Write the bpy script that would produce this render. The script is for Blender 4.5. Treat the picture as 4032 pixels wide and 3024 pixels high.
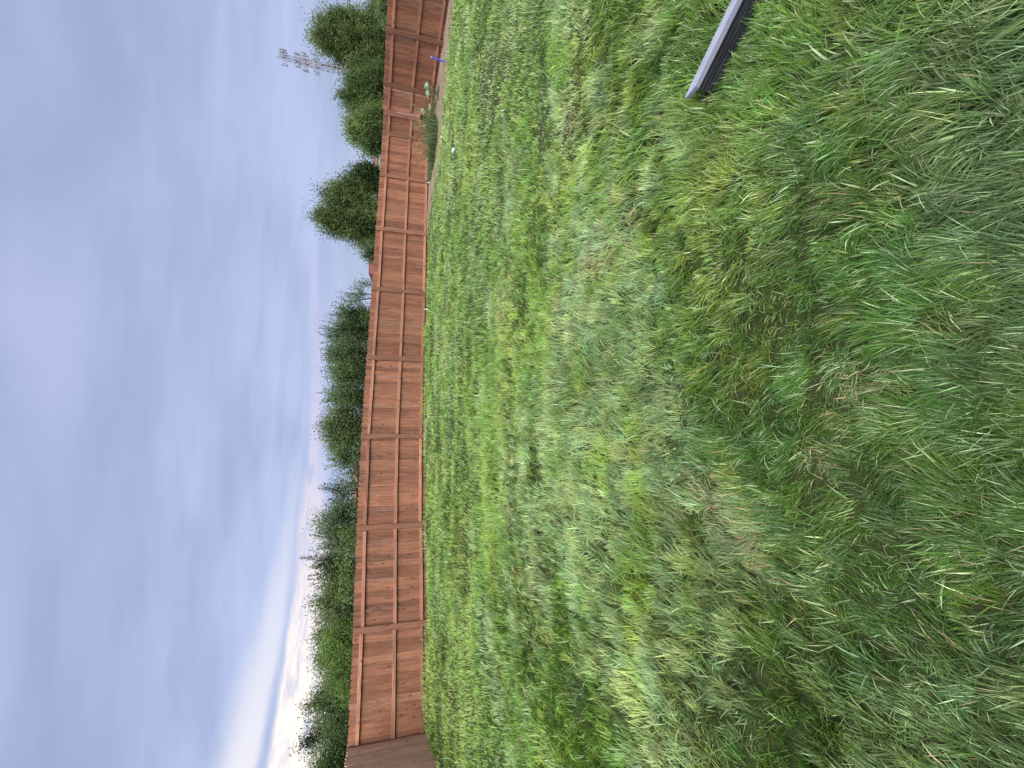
import bpy, math, random
import numpy as np
from mathutils import Matrix, Vector

random.seed(7)
rng = np.random.default_rng(11)
for o in list(bpy.data.objects):
    bpy.data.objects.remove(o)
scn = bpy.context.scene
col = scn.collection

# ------------------------------------------------------------------ camera
F, PITCH, ROLL, CZ = 1530.0, math.radians(15.0), math.radians(1.94), 1.45
R_ = np.array([1.0, 0, 0])
U_ = np.array([0, math.sin(PITCH), math.cos(PITCH)])
FW = np.array([0, math.cos(PITCH), -math.sin(PITCH)])
EU = math.cos(ROLL) * R_ + math.sin(ROLL) * U_      # photo content: to the right in the upright view
EV = math.sin(ROLL) * R_ - math.cos(ROLL) * U_      # photo content: downwards in the upright view
cam = bpy.data.cameras.new('camera')
cam.sensor_fit = 'HORIZONTAL'
cam.sensor_width = 36.0
cam.lens = 36.0 * F / 4032.0
cam.clip_start, cam.clip_end = 0.05, 3000.0
camo = bpy.data.objects.new('camera', cam)
col.objects.link(camo)
# the phone was held upright but the file is stored on its side: image right is "down" in the place
camo.matrix_world = Matrix((
    (EV[0], EU[0], -FW[0], 0.0),
    (EV[1], EU[1], -FW[1], 0.0),
    (EV[2], EU[2], -FW[2], CZ),
    (0, 0, 0, 1)))
scn.camera = camo
scn.render.resolution_x, scn.render.resolution_y = 1024, 768

def ray(x, y):
    d = FW * F + EU * (1512 - y) + EV * (x - 2016)
    return d / np.linalg.norm(d)
def at_depth(x, y, Y):
    d = ray(x, y)
    return np.array([0, 0, CZ]) + d * (Y / d[1])

# ------------------------------------------------------------------ world, sun, exposure
SUN_EL, SUN_AZ = math.radians(56), math.radians(170)     # azimuth clockwise from +Y: behind the viewer
EXPO = 2.15
K = 1.0 / 2 ** EXPO
scn.view_settings.view_transform = 'Standard'
scn.view_settings.look = 'None'
scn.view_settings.gamma = 1.0
scn.view_settings.use_curve_mapping = False
scn.view_settings.exposure = EXPO

world = bpy.data.worlds.new('World')
scn.world = world
world.use_nodes = True

class NT:
    """small helper for building node trees"""
    def __init__(s, tree):
        s.t = tree; s.t.nodes.clear()
    def n(s, typ, **kw):
        nd = s.t.nodes.new(typ)
        for k, v in kw.items(): setattr(nd, k, v)
        return nd
    def link(s, a, b): s.t.links.new(a, b)
    def put(s, sock, v):
        if hasattr(v, 'is_output'): s.link(v, sock)
        else: sock.default_value = v
    def m(s, op, *a, clamp=False):
        nd = s.n('ShaderNodeMath', operation=op, use_clamp=clamp)
        for i, v in enumerate(a): s.put(nd.inputs[i], v)
        return nd.outputs[0]
    def mr(s, v, a, b, c=0.0, d=1.0, smooth=True):
        nd = s.n('ShaderNodeMapRange', interpolation_type='SMOOTHSTEP' if smooth else 'LINEAR')
        for i, q in enumerate((v, a, b, c, d)): s.put(nd.inputs[i], q)
        return nd.outputs[0]
    def mix(s, f, a, b, blend='MIX'):
        nd = s.n('ShaderNodeMix', data_type='RGBA', blend_type=blend)
        s.put(nd.inputs[0], f)
        for i, q in ((6, a), (7, b)):
            s.put(nd.inputs[i], (tuple(q) + (1.0,))[:4] if isinstance(q, (tuple, list)) else q)
        return nd.outputs[2]
    def noise(s, vec, scale, detail=4.0, rough=0.5, dist=0.0):
        nd = s.n('ShaderNodeTexNoise')
        if vec is not None: s.link(vec, nd.inputs['Vector'])
        nd.inputs['Scale'].default_value = scale
        nd.inputs['Detail'].default_value = detail
        nd.inputs['Roughness'].default_value = rough
        nd.inputs['Distortion'].default_value = dist
        return nd.outputs[0]
    def xyz(s, x, y, z):
        nd = s.n('ShaderNodeCombineXYZ')
        for i, q in enumerate((x, y, z)): s.put(nd.inputs[i], q)
        return nd.outputs[0]
    def scale(s, vec, v):
        nd = s.n('ShaderNodeVectorMath', operation='MULTIPLY')
        s.link(vec, nd.inputs[0]); nd.inputs[1].default_value = v
        return nd.outputs[0]

def build_sky():
    w = NT(world.node_tree)
    tc = w.n('ShaderNodeTexCoord')
    sep = w.n('ShaderNodeSeparateXYZ'); w.link(tc.outputs['Generated'], sep.inputs[0])
    X, Y, Z = sep.outputs
    zc = w.m('MAXIMUM', Z, 0.0)
    den = w.m('ADD', zc, 0.10)
    px, py = w.m('DIVIDE', X, den), w.m('DIVIDE', Y, den)
    az = w.m('MULTIPLY', w.m('ARCTAN2', X, Y), 57.2958)
    el = w.m('MULTIPLY', w.m('ARCSINE', Z), 57.2958)
    # clear air behind the deck
    sky = w.n('ShaderNodeTexSky', sky_type='NISHITA')
    sky.sun_disc = False
    sky.sun_elevation = SUN_EL
    sky.sun_rotation = SUN_AZ
    skyc = w.mix(1.0, sky.outputs[0], (0.10, 0.10, 0.10), 'MULTIPLY')
    # stratus deck seen from below (plane coordinates, so it foreshortens to the horizon)
    pv = w.xyz(px, py, 0.0)
    n1 = w.noise(w.scale(pv, (0.9, 1.0, 1.0)), 1.15, 3.0, 0.45, 0.3)
    n2 = w.noise(w.scale(pv, (0.6, 2.0, 1.0)), 1.9, 5.0, 0.55, 0.5)
    n3 = w.noise(w.scale(pv, (0.35, 0.5, 1.0)), 0.8, 2.0, 0.5, 0.2)
    t = w.m('ADD', w.m('MULTIPLY', n1, 0.58), w.m('MULTIPLY', n2, 0.42))
    t = w.mr(t, 0.31, 0.69)
    dk, lt = (0.325, 0.378, 0.575), (0.50, 0.545, 0.78)
    deck = w.mix(t, tuple(c * K for c in dk), tuple(c * K for c in lt))
    lav = tuple(c * K for c in (0.50, 0.49, 0.735))
    deck = w.mix(w.m('MULTIPLY', w.mr(n3, 0.48, 0.68), 0.45), deck, lav)
    base = w.mix(0.9, skyc, deck)
    # towards the horizon the deck gets a little paler
    hz = w.m('MULTIPLY', w.mr(el, 16.0, 4.0), 0.45)
    base = w.mix(hz, base, tuple(c * K for c in (0.38, 0.44, 0.645)))
    # low break in the cloud towards the sunset, left of the view
    wob = w.noise(w.xyz(w.m('MULTIPLY', az, 0.05), w.m('MULTIPLY', el, 0.25), 0.0), 1.3, 4.0, 0.55)
    elw = w.m('ADD', el, w.m('MULTIPLY', w.m('SUBTRACT', wob, 0.5), 1.8))
    a = w.m('ABSOLUTE', w.m('ADD', az, 72.0))
    g = w.mr(a, 92.0, 24.0)
    g2 = w.m('POWER', g, 2.2)
    elu = w.m('SUBTRACT', 12.3, w.m('MULTIPLY', w.m('POWER', g, 6.0), 0.6))
    ell = w.m('SUBTRACT', 11.7, w.m('MULTIPLY', w.m('POWER', g, 3.0), 9.0))
    lo = w.mr(w.m('SUBTRACT', elw, ell), -1.2, 0.5)
    hi = w.mr(w.m('SUBTRACT', elw, elu), 0.5, -0.35)
    band = w.m('MULTIPLY', w.m('MULTIPLY', lo, hi), w.m('POWER', g, 0.4))
    st = w.noise(w.xyz(w.m('MULTIPLY', az, 0.22), w.m('MULTIPLY', el, 1.0), 3.0), 1.0, 6.0, 0.65, 0.6)
    streak = w.mr(st, 0.36, 0.56, 0.42, 1.0)
    sv = w.m('MAXIMUM', streak, w.m('MULTIPLY', w.mr(g, 0.90, 1.0), 0.7))
    band = w.m('MULTIPLY', band, sv)
    warm = w.mix(g2, tuple(c * K for c in (0.72, 0.66, 0.86)), tuple(c * K for c in (1.25, 1.12, 1.0)))
    res = w.mix(band, base, warm)
    b2 = w.m('MULTIPLY', w.mr(elw, 12.2, 13.2), w.mr(elw, w.m('ADD', 13.4, w.m('MULTIPLY', g2, 4.6)), w.m('ADD', 12.6, w.m('MULTIPLY', g2, 1.5))))
    b2 = w.m('MULTIPLY', b2, w.m('MULTIPLY', w.m('POWER', g, 2.2), 0.95))
    res = w.mix(b2, res, tuple(c * K for c in (0.92, 0.91, 0.99)))
    bg = w.n('ShaderNodeBackground'); w.link(res, bg.inputs[0]); bg.inputs[1].default_value = 1.0
    out = w.n('ShaderNodeOutputWorld'); w.link(bg.outputs[0], out.inputs[0])
build_sky()

sl = bpy.data.lights.new('sun', 'SUN')
sl.energy = 1.5
sl.angle = math.radians(54)            # light through thick cloud: no hard shadows
sl.color = (1.0, 0.965, 0.92)
so = bpy.data.objects.new('sun', sl)
col.objects.link(so)
sdir = Vector((math.sin(SUN_AZ) * math.cos(SUN_EL), math.cos(SUN_AZ) * math.cos(SUN_EL), math.sin(SUN_EL)))
so.rotation_euler = sdir.to_track_quat('Z', 'Y').to_euler()
so.location = sdir * 40

# ------------------------------------------------------------------ helpers
def tag(o, label=None, cat=None, group=None, kind=None):
    if label: o['label'] = label
    if cat: o['category'] = cat
    if group: o['group'] = group
    if kind: o['kind'] = kind
    return o
def link(name, me, parent=None, mats=()):
    o = bpy.data.objects.new(name, me)
    col.objects.link(o)
    if parent is not None: o.parent = parent
    if me is not None and mats and not me.materials:
        for m in mats: me.materials.append(m)
    return o
def empty(name, loc=(0, 0, 0), rz=0.0):
    o = bpy.data.objects.new(name, None)
    o.location = loc; o.rotation_euler = (0, 0, rz)
    o.empty_display_size = 0.2
    col.objects.link(o)
    return o

class MB:
    """collects faces of one mesh"""
    def __init__(s): s.v = []; s.f = []; s.mi = []
    def add(s, vs, fs, mi=0):
        b = len(s.v); s.v += [tuple(v) for v in vs]
        for f in fs: s.f.append(tuple(b + i for i in f)); s.mi.append(mi)
    def box(s, c, d, M=None, mi=0):
        vs = [Vector((c[0] + sx * d[0] / 2, c[1] + sy * d[1] / 2, c[2] + sz * d[2] / 2))
              for sx in (-1, 1) for sy in (-1, 1) for sz in (-1, 1)]
        if M is not None: vs = [M @ v for v in vs]
        s.add(vs, [(0, 1, 3, 2), (4, 6, 7, 5), (0, 4, 5, 1), (2, 3, 7, 6), (0, 2, 6, 4), (1, 5, 7, 3)], mi)
    def tube(s, pts, rad, n=6, mi=0, cap=True):
        pts = [Vector(p) for p in pts]
        rings = []
        for i, p in enumerate(pts):
            d = (pts[min(i + 1, len(pts) - 1)] - pts[max(i - 1, 0)]).normalized()
            a = d.cross(Vector((0.31, 0.95, 0.1)))
            if a.length < 1e-3: a = d.cross(Vector((1, 0, 0)))
            a.normalize(); b = d.cross(a)
            r = rad[i] if hasattr(rad, '__len__') else rad
            rings.append([p + (a * math.cos(k * 2 * math.pi / n) + b * math.sin(k * 2 * math.pi / n)) * r for k in range(n)])
        vs = [v for r in rings for v in r]; fs = []
        for i in range(len(pts) - 1):
            for k in range(n):
                fs.append((i * n + k, i * n + (k + 1) % n, (i + 1) * n + (k + 1) % n, (i + 1) * n + k))
        if cap:
            fs.append(tuple(range(n - 1, -1, -1)))
            fs.append(tuple((len(pts) - 1) * n + k for k in range(n)))
        s.add(vs, fs, mi)
    def mesh(s, name, mats, smooth=False):
        me = bpy.data.meshes.new(name)
        me.from_pydata(s.v, [], s.f)
        for m in mats: me.materials.append(m)
        me.polygons.foreach_set('material_index', s.mi)
        if smooth: me.polygons.foreach_set('use_smooth', [True] * len(s.f))
        me.update()
        return me

def tri_mesh(name, V, T, C=None, mats=(), smooth=False):
    """fast triangle mesh from numpy arrays, optional vertex colours"""
    me = bpy.data.meshes.new(name)
    me.vertices.add(len(V)); me.vertices.foreach_set('co', np.ascontiguousarray(V, np.float32).ravel())
    me.loops.add(T.size); me.loops.foreach_set('vertex_index', np.ascontiguousarray(T, np.int32).ravel())
    me.polygons.add(len(T))
    me.polygons.foreach_set('loop_start', np.arange(0, T.size, 3, dtype=np.int32))
    me.polygons.foreach_set('loop_total', np.full(len(T), 3, np.int32))
    if smooth: me.polygons.foreach_set('use_smooth', np.ones(len(T), bool))
    me.update(calc_edges=True)
    if C is not None:
        a = me.color_attributes.new('Col', 'FLOAT_COLOR', 'POINT')
        c4 = np.ones((len(V), 4), np.float32); c4[:, :3] = C
        a.data.foreach_set('color', c4.ravel())
    for m in mats: me.materials.append(m)
    return me

_lat = rng.random((64, 128, 128)).astype(np.float64)
def vnoise(x, y, sc, k):
    """smooth value noise 0..1; sc = feature size in metres, k = which lattice"""
    L = _lat[k % 64]
    x = np.asarray(x) / sc + 500; y = np.asarray(y) / sc + 500
    xi, yi = np.floor(x).astype(int), np.floor(y).astype(int)
    fx, fy = x - xi, y - yi
    fx, fy = fx * fx * (3 - 2 * fx), fy * fy * (3 - 2 * fy)
    a, b = L[yi % 128, xi % 128], L[yi % 128, (xi + 1) % 128]
    c, d = L[(yi + 1) % 128, xi % 128], L[(yi + 1) % 128, (xi + 1) % 128]
    return (a + (b - a) * fx) * (1 - fy) + (c + (d - c) * fx) * fy
def sst(a, b, t):
    t = np.clip((np.asarray(t, float) - a) / (b - a), 0, 1)
    return t * t * (3 - 2 * t)

# ------------------------------------------------------------------ terrain
def G(x, y):
    """smooth ground height: level at the viewer, rising gently to the fence"""
    x = np.asarray(x, float); y = np.asarray(y, float)
    d = np.clip(-.33 * x + .945 * y, 0, 12.6)
    t = .945 * x + .33 * y
    return .9 * (d / 11.77) ** 1.1 * (1 - .2 * sst(2.5, -5, t))
def GB(x, y):
    """ground with the small unevenness of a lawn"""
    near = 1 - sst(14, 22, np.hypot(x, y))
    b = (vnoise(x, y, 0.75, 1) - .5) * .055 + (vnoise(x, y, 0.28, 2) - .5) * .022
    return G(x, y) + b * near
def hit(x, y, off=0.0):
    d = ray(x, y)
    ts = np.linspace(.3, 40, 20000)
    P = np.array([0, 0, CZ]) + ts[:, None] * d
    b = P[:, 2] - G(P[:, 0], P[:, 1]) - off
    i = int(np.argmax(b < 0)) if (b < 0).any() else -1
    return P[i]

# ------------------------------------------------------------------ materials
def mat(name, fn):
    m = bpy.data.materials.new(name); m.use_nodes = True
    w = NT(m.node_tree)
    out = w.n('ShaderNodeOutputMaterial')
    w.link(fn(w), out.inputs[0])
    return m
def bsdf(w, colr, rough=0.7, spec=0.3, normal=None, metal=0.0):
    b = w.n('ShaderNodeBsdfPrincipled')
    w.put(b.inputs['Base Color'], (tuple(colr) + (1.0,)) if isinstance(colr, tuple) else colr)
    w.put(b.inputs['Roughness'], rough)
    b.inputs['Specular IOR Level'].default_value = spec
    b.inputs['Metallic'].default_value = metal
    if normal is not None: w.link(normal, b.inputs['Normal'])
    return b.outputs[0]
def bump(w, h, strength=0.4, dist=0.01):
    b = w.n('ShaderNodeBump'); b.inputs['Strength'].default_value = strength
    b.inputs['Distance'].default_value = dist
    w.link(h, b.inputs['Height'])
    return b.outputs[0]

def wood(name, a, b, dark, axis, pale=None, knots=True, value=(0.68, 1.16)):
    def fn(w):
        tc = w.n('ShaderNodeTexCoord'); oi = w.n('ShaderNodeObjectInfo')
        rnd = oi.outputs['Random']
        off = w.n('ShaderNodeVectorMath', operation='ADD')
        w.link(tc.outputs['Object'], off.inputs[0])
        w.link(w.xyz(w.m('MULTIPLY', rnd, 37.0), w.m('MULTIPLY', rnd, 11.0), w.m('MULTIPLY', rnd, 71.0)), off.inputs[1])
        v = off.outputs[0]
        st = {'z': (1, 1, .045), 'x': (.045, 1, 1)}[axis]
        g1 = w.noise(w.scale(v, st), 55.0, 5.0, 0.6, 0.6)
        g2 = w.noise(w.scale(v, {'z': (1, 1, .12), 'x': (.12, 1, 1)}[axis]), 14.0, 3.0, 0.5, 0.8)
        r2 = w.m('FRACT', w.m('MULTIPLY', rnd, 17.31))
        r3 = w.m('FRACT', w.m('MULTIPLY', rnd, 53.77))
        c = w.mix(r2, a, b)
        if pale: c = w.mix(w.mr(r3, 0.90, 0.95), c, pale)
        c = w.mix(w.m('MULTIPLY', w.mr(g1, 0.40, 0.68), 0.45), c, dark)
        c = w.mix(w.m('MULTIPLY', w.mr(g2, 0.42, 0.70), 0.55), c, dark)
        val = w.mr(w.m('FRACT', w.m('MULTIPLY', rnd, 91.13)), 0, 1, value[0], value[1], smooth=False)
        c = w.mix(1.0, c, w.xyz(val, val, val), 'MULTIPLY')
        if knots:
            vo = w.n('ShaderNodeTexVoronoi', feature='F1')
            w.link(w.scale(v, {'z': (1, 0.01, .55), 'x': (.55, 0.01, 1)}[axis]), vo.inputs['Vector'])
            vo.inputs['Scale'].default_value = 7.5
            sep = w.n('ShaderNodeSeparateColor'); w.link(vo.outputs['Color'], sep.inputs[0])
            k = w.m('MULTIPLY', w.mr(vo.outputs['Distance'], 0.21, 0.07), w.mr(sep.outputs[0], 0.24, 0.30))
            c = w.mix(w.m('MULTIPLY', k, 0.68), c, tuple(q * .32 for q in dark))
        return bsdf(w, c, 0.75, 0.2, bump(w, g1, 0.35, 0.004))
    return mat(name, fn)
A_, B_, D_ = (.320, .139, .077), (.265, .126, .075), (.118, .049, .030)
M_picket = wood('cedar_picket', A_, B_, D_, 'z', pale=(.35, .185, .112))
M_side = wood('cedar_picket_side', (.54, .345, .24), (.50, .315, .215), (.30, .175, .12), 'z', knots=True, value=(.88, 1.1))
M_edge = wood('cedar_raw_edge', (.50, .31, .22), (.38, .22, .15), (.22, .11, .07), 'z', knots=False)
M_rail = wood('cedar_rail', (.47, .23, .147), (.38, .178, .114), (.16, .068, .042), 'x', pale=(.24, .095, .070))
M_post = wood('cedar_post', (.275, .130, .078), (.225, .110, .069), (.125, .055, .037), 'z', pale=(.38, .20, .13))

def f_ground(w):
    tc = w.n('ShaderNodeTexCoord'); v = tc.outputs['Object']
    n = w.noise(v, 1.3, 5.0, 0.6); n2 = w.noise(v, 70.0, 5.0, 0.7)
    c = w.mix(w.mr(n, .35, .65), (.022, .036, .010), (.030, .040, .014))
    c = w.mix(w.m('MULTIPLY', w.mr(n2, .45, .65), .8), c, (.042, .046, .020))
    return bsdf(w, c, 0.95, 0.1, bump(w, n2, .6, .02))
M_ground = mat('turf_soil', f_ground)
def f_soil(w):
    tc = w.n('ShaderNodeTexCoord'); v = tc.outputs['Object']
    n = w.noise(v, 3.0, 5.0, 0.6); n2 = w.noise(v, 38.0, 4.0, 0.65)
    c = w.mix(w.mr(n, .35, .65), (.205, .158, .112), (.15, .115, .083))
    c = w.mix(w.m('MULTIPLY', w.mr(n2, .48, .7), .6), c, (.29, .235, .17))
    return bsdf(w, c, 0.95, 0.1, bump(w, n2, .8, .02))
M_soil = mat('dry_soil', f_soil)
def f_strip(w):
    tc = w.n('ShaderNodeTexCoord')
    n = w.noise(tc.outputs['Object'], 18.0, 5.0, 0.6)
    return bsdf(w, w.mix(w.mr(n, .3, .7), (.55, .44, .37), (.42, .33, .27)), .9, .2, bump(w, n, .4, .01))
M_strip = mat('pale_gap_light', f_strip)  # pale tone stands in for light coming under the fence

def f_blade(gloss, trans, rough):
    def fn(w):
        at = w.n('ShaderNodeAttribute', attribute_name='Col')
        b = bsdf(w, at.outputs['Color'], rough, gloss)
        t = w.n('ShaderNodeBsdfTranslucent')
        w.link(w.mix(1.0, at.outputs['Color'], (1.25, 1.3, .7), 'MULTIPLY'), t.inputs[0])
        mx = w.n('ShaderNodeMixShader'); mx.inputs[0].default_value = trans
        w.link(b, mx.inputs[1]); w.link(t.outputs[0], mx.inputs[2])
        return mx.outputs[0]
    return fn
M_grass = mat('grass_blades', f_blade(.36, .24, .36))
M_leaf = mat('tree_leaves', f_blade(.25, .44, .6))
M_weed = mat('weed_leaves', f_blade(.35, .42, .55))
def f_bark(w):
    tc = w.n('ShaderNodeTexCoord')
    n = w.noise(w.scale(tc.outputs['Object'], (1, 1, .25)), 18.0, 4.0, .6)
    return bsdf(w, w.mix(n, (.09, .07, .05), (.19, .155, .12)), .9, .1, bump(w, n, .6, .02))
M_bark = mat('bark', f_bark)
def plain(name, c, rough=.6, spec=.3, metal=0.0, var=.12, sc=6.0):
    def fn(w):
        tc = w.n('ShaderNodeTexCoord')
        n = w.noise(tc.outputs['Object'], sc, 4.0, .6)
        return bsdf(w, w.mix(w.mr(n, .3, .7), tuple(q * (1 - var) for q in c), tuple(min(1, q * (1 + var)) for q in c)), rough, spec, None, metal)
    return mat(name, fn)

# ------------------------------------------------------------------ ground
def axis_coords(lo, hi, step, far):
    c = list(np.arange(lo, hi + 1e-6, step)); s = step; a = lo; b = hi
    left, right = [], []
    while b < far:
        s *= 1.35; b += s; a -= s; left.append(a); right.append(b)
    return np.array(left[::-1] + c + right)
gx, gy = axis_coords(-13, 15, .16, 900), axis_coords(-3, 18, .16, 900)
XX, YY = np.meshgrid(gx, gy)
V = np.stack([XX, YY, GB(XX, YY)], -1).reshape(-1, 3)
nx, ny = len(gx), len(gy)
ii = (np.arange(ny - 1)[:, None] * nx + np.arange(nx - 1)[None]).ravel()
T = np.concatenate([np.stack([ii, ii + 1, ii + nx + 1], 1), np.stack([ii, ii + nx + 1, ii + nx], 1)])
tag(link('ground', tri_mesh('ground', V, T, None, [M_ground], True)), kind='structure')

# ------------------------------------------------------------------ fence
POST = dict(corner=(-8.42, 9.38), k=(-6.33, 10.38), j=(-4.01, 11.12), i=(-1.65, 11.88), h=(.66, 12.67),
            g=(2.945, 13.48), f=(5.225, 14.3), e=(7.515, 15.12), d=(9.25, 15.4), c=(9.78, 15.02),
            b=(10.51, 14.58), a=(11.28, 13.21), a2=(12.32, 11.10), a3=(13.38, 8.95))
FH, PW, PSTEP = 1.80, .138, .1405

def picket_mesh(name, hgt, width, m0):
    w2, t, c = width / 2, .017, .030
    prof = [(-w2, -.05), (w2, -.05), (w2, hgt - c * 1.15), (w2 - c, hgt), (-w2 + c, hgt), (-w2, hgt - c * 1.15)]
    b = MB(); n = len(prof)
    b.v = [(x, 0, z) for x, z in prof] + [(x, t, z) for x, z in prof]
    b.f = [tuple(range(n)), tuple(range(2 * n - 1, n - 1, -1))]; b.mi = [0, 0]
    for i in range(n):
        j = (i + 1) % n
        b.f.append((j, i, n + i, n + j)); b.mi.append(1 if i in (1, 5) else 0)
    return b.mesh(name, [m0, M_edge])
PK = [picket_mesh('picket', FH + dz, PW + dw, M_picket) for dz, dw in ((0, .0024), (.006, .0026), (-.007, .0022), (.003, .0020))]
PKS = [picket_mesh('picket', FH + dz, PW + dw, M_side) for dz, dw in ((0, 0), (.006, .001), (-.007, -.002))]
def post_mesh():
    b = MB(); w, t, h, e = .142, .062, FH - .002, .006
    x0, x1, y0, y1 = -w / 2, w / 2, -t, -.001
    pts = [(x0 + e, y0), (x1 - e, y0), (x1, y0 + e), (x1, y1), (x0, y1), (x0, y0 + e)]
    n = len(pts)
    b.v = [(x, y, -.06) for x, y in pts] + [(x, y, h) for x, y in pts]
    b.f = [tuple(range(n - 1, -1, -1)), tuple(range(n, 2 * n))] + [(i, (i + 1) % n, n + (i + 1) % n, n + i) for i in range(n)]
    b.mi = [0] * len(b.f)
    return b.mesh('post', [M_post])
PM = post_mesh()
def rail_mesh(L, k):
    """2x4 rail with a slight bow and waney edge, along +X from 0 to L"""
    b = MB(); n = 8; h, t = .078, .038; r = random.Random(k)
    rows = []
    ph, am = r.uniform(0, 6), r.uniform(.002, .007)
    for i in range(n + 1):
        x = L * i / n; z = am * math.sin(ph + 3.1 * i / n); dh = r.uniform(-.0025, .0025)
        rows.append([(x, -.002, z - h / 2), (x, -t, z - h / 2 + .004), (x, -t, z + h / 2 - .004 + dh), (x, -t + .004, z + h / 2 + dh), (x, -.002, z + h / 2 + dh)])
    b.v = [p for q in rows for p in q]; m = 5
    for i in range(n):
        for q in range(m):
            b.f.append((i * m + q, i * m + (q + 1) % m, (i + 1) * m + (q + 1) % m, (i + 1) * m + q))
    b.f += [tuple(range(m)), tuple(n * m + q for q in range(m - 1, -1, -1))]
    b.f = [tuple(reversed(f)) for f in b.f]
    b.mi = [0] * len(b.f)
    return b.mesh('rail', [M_rail])

def fence_run(pts, root, boards, rails_inside=True, gap=0.0, first_post=True, last_post=True):
    ox, oy, oz = root.location
    rr = random.Random(len(pts) * 31 + boards[0].name.__hash__() % 7 if False else len(pts) * 31)
    carry = 0.0
    for si in range(len(pts) - 1):
        A, Bp = np.array(pts[si]), np.array(pts[si + 1])
        L = np.linalg.norm(Bp - A); u = (Bp - A) / L; ang = math.atan2(u[1], u[0])
        za, zb = float(G(*A)) + gap, float(G(*Bp)) + gap
        n = max(1, int(round(L / PSTEP))); st = L / n
        for q in range(n):
            f = (q + .5) / n; p = A + u * (L * f); z = za + (zb - za) * f
            o = link('picket', rr.choice(boards), root)
            dy = rr.choice((0, 0, 0, .003, .006, -.003))
            o.location = (p[0] - ox - u[1] * dy, p[1] - oy + u[0] * dy, z - oz + rr.uniform(-.006, .006))
            o.rotation_euler = (rr.uniform(-.003, .003), rr.uniform(-.004, .004), ang + rr.uniform(-.016, .016))
            o.scale = ((st / PSTEP) * 1.0, 1, 1)
        for side_z in (.125, .80, 1.585):
            sgn = 1 if rails_inside else -1
            o = link('rail', rail_mesh(L - .146, rr.randint(0, 9999)), root)
            s0 = .073
            sl = (zb - za) / L
            p = A + u * s0
            if rails_inside:
                o.location = (p[0] - ox, p[1] - oy, za + sl * s0 + side_z - oz + rr.uniform(-.008, .008))
                o.rotation_euler = (0, -math.atan(sl), ang)
            else:
                p = A + u * (L - s0)
                o.location = (p[0] - ox - u[1] * .02, p[1] - oy + u[0] * .02, zb - sl * s0 + side_z - oz)
                o.rotation_euler = (0, math.atan(sl), ang + math.pi)
        for e, P, zz in ((0, A, za), (1, Bp, zb)):
            if e == 0 and (si > 0 or not first_post): continue
            if e == 1 and si == len(pts) - 2 and not last_post: continue
            a2 = ang
            if e == 1 and si < len(pts) - 2:
                v = np.array(pts[si + 2]) - Bp; a2 = (ang + math.atan2(v[1], v[0])) / 2
            o = link('post', PM, root)
            off = 0.0 if rails_inside else .0205
            o.location = (P[0] - ox - u[1] * off, P[1] - oy + u[0] * off, zz - oz)
            o.rotation_euler = (rr.uniform(-.006, .006), rr.uniform(-.006, .006), a2 + (0 if rails_inside else math.pi))

def fence_root(p, label):
    r = empty('wooden_fence', (p[0], p[1], float(G(*p))))
    return tag(r, label, 'fence', 'stained wooden privacy fences around the lawn')
main_pts = [POST[q] for q in ('corner', 'k', 'j', 'i', 'h', 'g', 'f', 'e', 'd', 'c')]
fr = fence_root(main_pts[0], 'long reddish brown plank fence with three rails running behind the lawn to the weedy bed')
fence_run(main_pts, fr, PK)
rp = [POST[q] for q in ('c', 'b', 'a', 'a2', 'a3')]
cdir = np.array(rp[1]) - np.array(rp[0]); cdir /= np.linalg.norm(cdir)
rp[0] = tuple(np.array(rp[0]) + cdir * .08)
fr2 = fence_root(rp[0], 'shorter reddish brown fence run angling forward behind the blue pipe and bare soil')
fence_run(rp, fr2, PK, gap=.05, first_post=False)
cp = np.array(POST['corner']); sd = np.array((.33, -.945))
sp_ = [tuple(cp + sd * 4.9 + np.array((.06, .02))), tuple(cp + sd * 2.5 + np.array((.06, .02))), tuple(cp + sd * .07 + np.array((.06, .02)))]
fr3 = fence_root(sp_[0], 'smooth-faced brown plank fence with no rails showing, returning towards the viewer at the corner')
fence_run(sp_, fr3, PKS, rails_inside=False)

# pale strip added in place of light showing under the right-hand fence run
b = MB()
for i in range(len(rp) - 1):
    A, Bq = np.array(rp[i]), np.array(rp[i + 1]); u = (Bq - A) / np.linalg.norm(Bq - A); nn = np.array((u[1], -u[0]))
    za, zb = float(G(*A)), float(G(*Bq))
    q = [A + nn * .05, Bq + nn * .05, Bq - nn * .12, A - nn * .12]; zz = [za, zb, zb, za]
    vs = [(p[0], p[1], z - .12) for p, z in zip(q, zz)] + [(p[0], p[1], z + .045) for p, z in zip(q, zz)]
    b.add(vs, [(4, 5, 6, 7), (0, 1, 5, 4), (1, 2, 6, 5), (2, 3, 7, 6), (3, 0, 4, 7)])
tag(link('under_fence_light_strip', b.mesh('under_fence_light_strip', [M_strip])), kind='structure')

# ------------------------------------------------------------------ soil bed along the right part of the fence
EDGE = np.array([(5.25, 14.16), (5.75, 14.0), (6.35, 13.45), (7.05, 12.85), (7.9, 12.4), (8.8, 11.98), (10.2, 11.55), (10.95, 11.2), (11.6, 10.0), (12.3, 8.3)])
BACK = np.array([(5.25, 14.31), (6.3, 14.71), (7.5, 15.14), (8.4, 15.28), (9.25, 15.42), (9.78, 15.04), (10.5, 14.6), (11.28, 13.24), (12.32, 11.12), (13.38, 8.97)])
def resample(P, n):
    t = np.linspace(0, len(P) - 1, n); i = np.clip(t.astype(int), 0, len(P) - 2); f = (t - i)[:, None]
    return P[i] * (1 - f) + P[i + 1] * f
ns, nc = 110, 14
e_, k_ = resample(EDGE, ns), resample(BACK, ns)
e_ = e_ + (vnoise(e_[:, 0], e_[:, 1], .35, 9)[:, None] - .5) * .16
ff = np.linspace(0, 1, nc)
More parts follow.
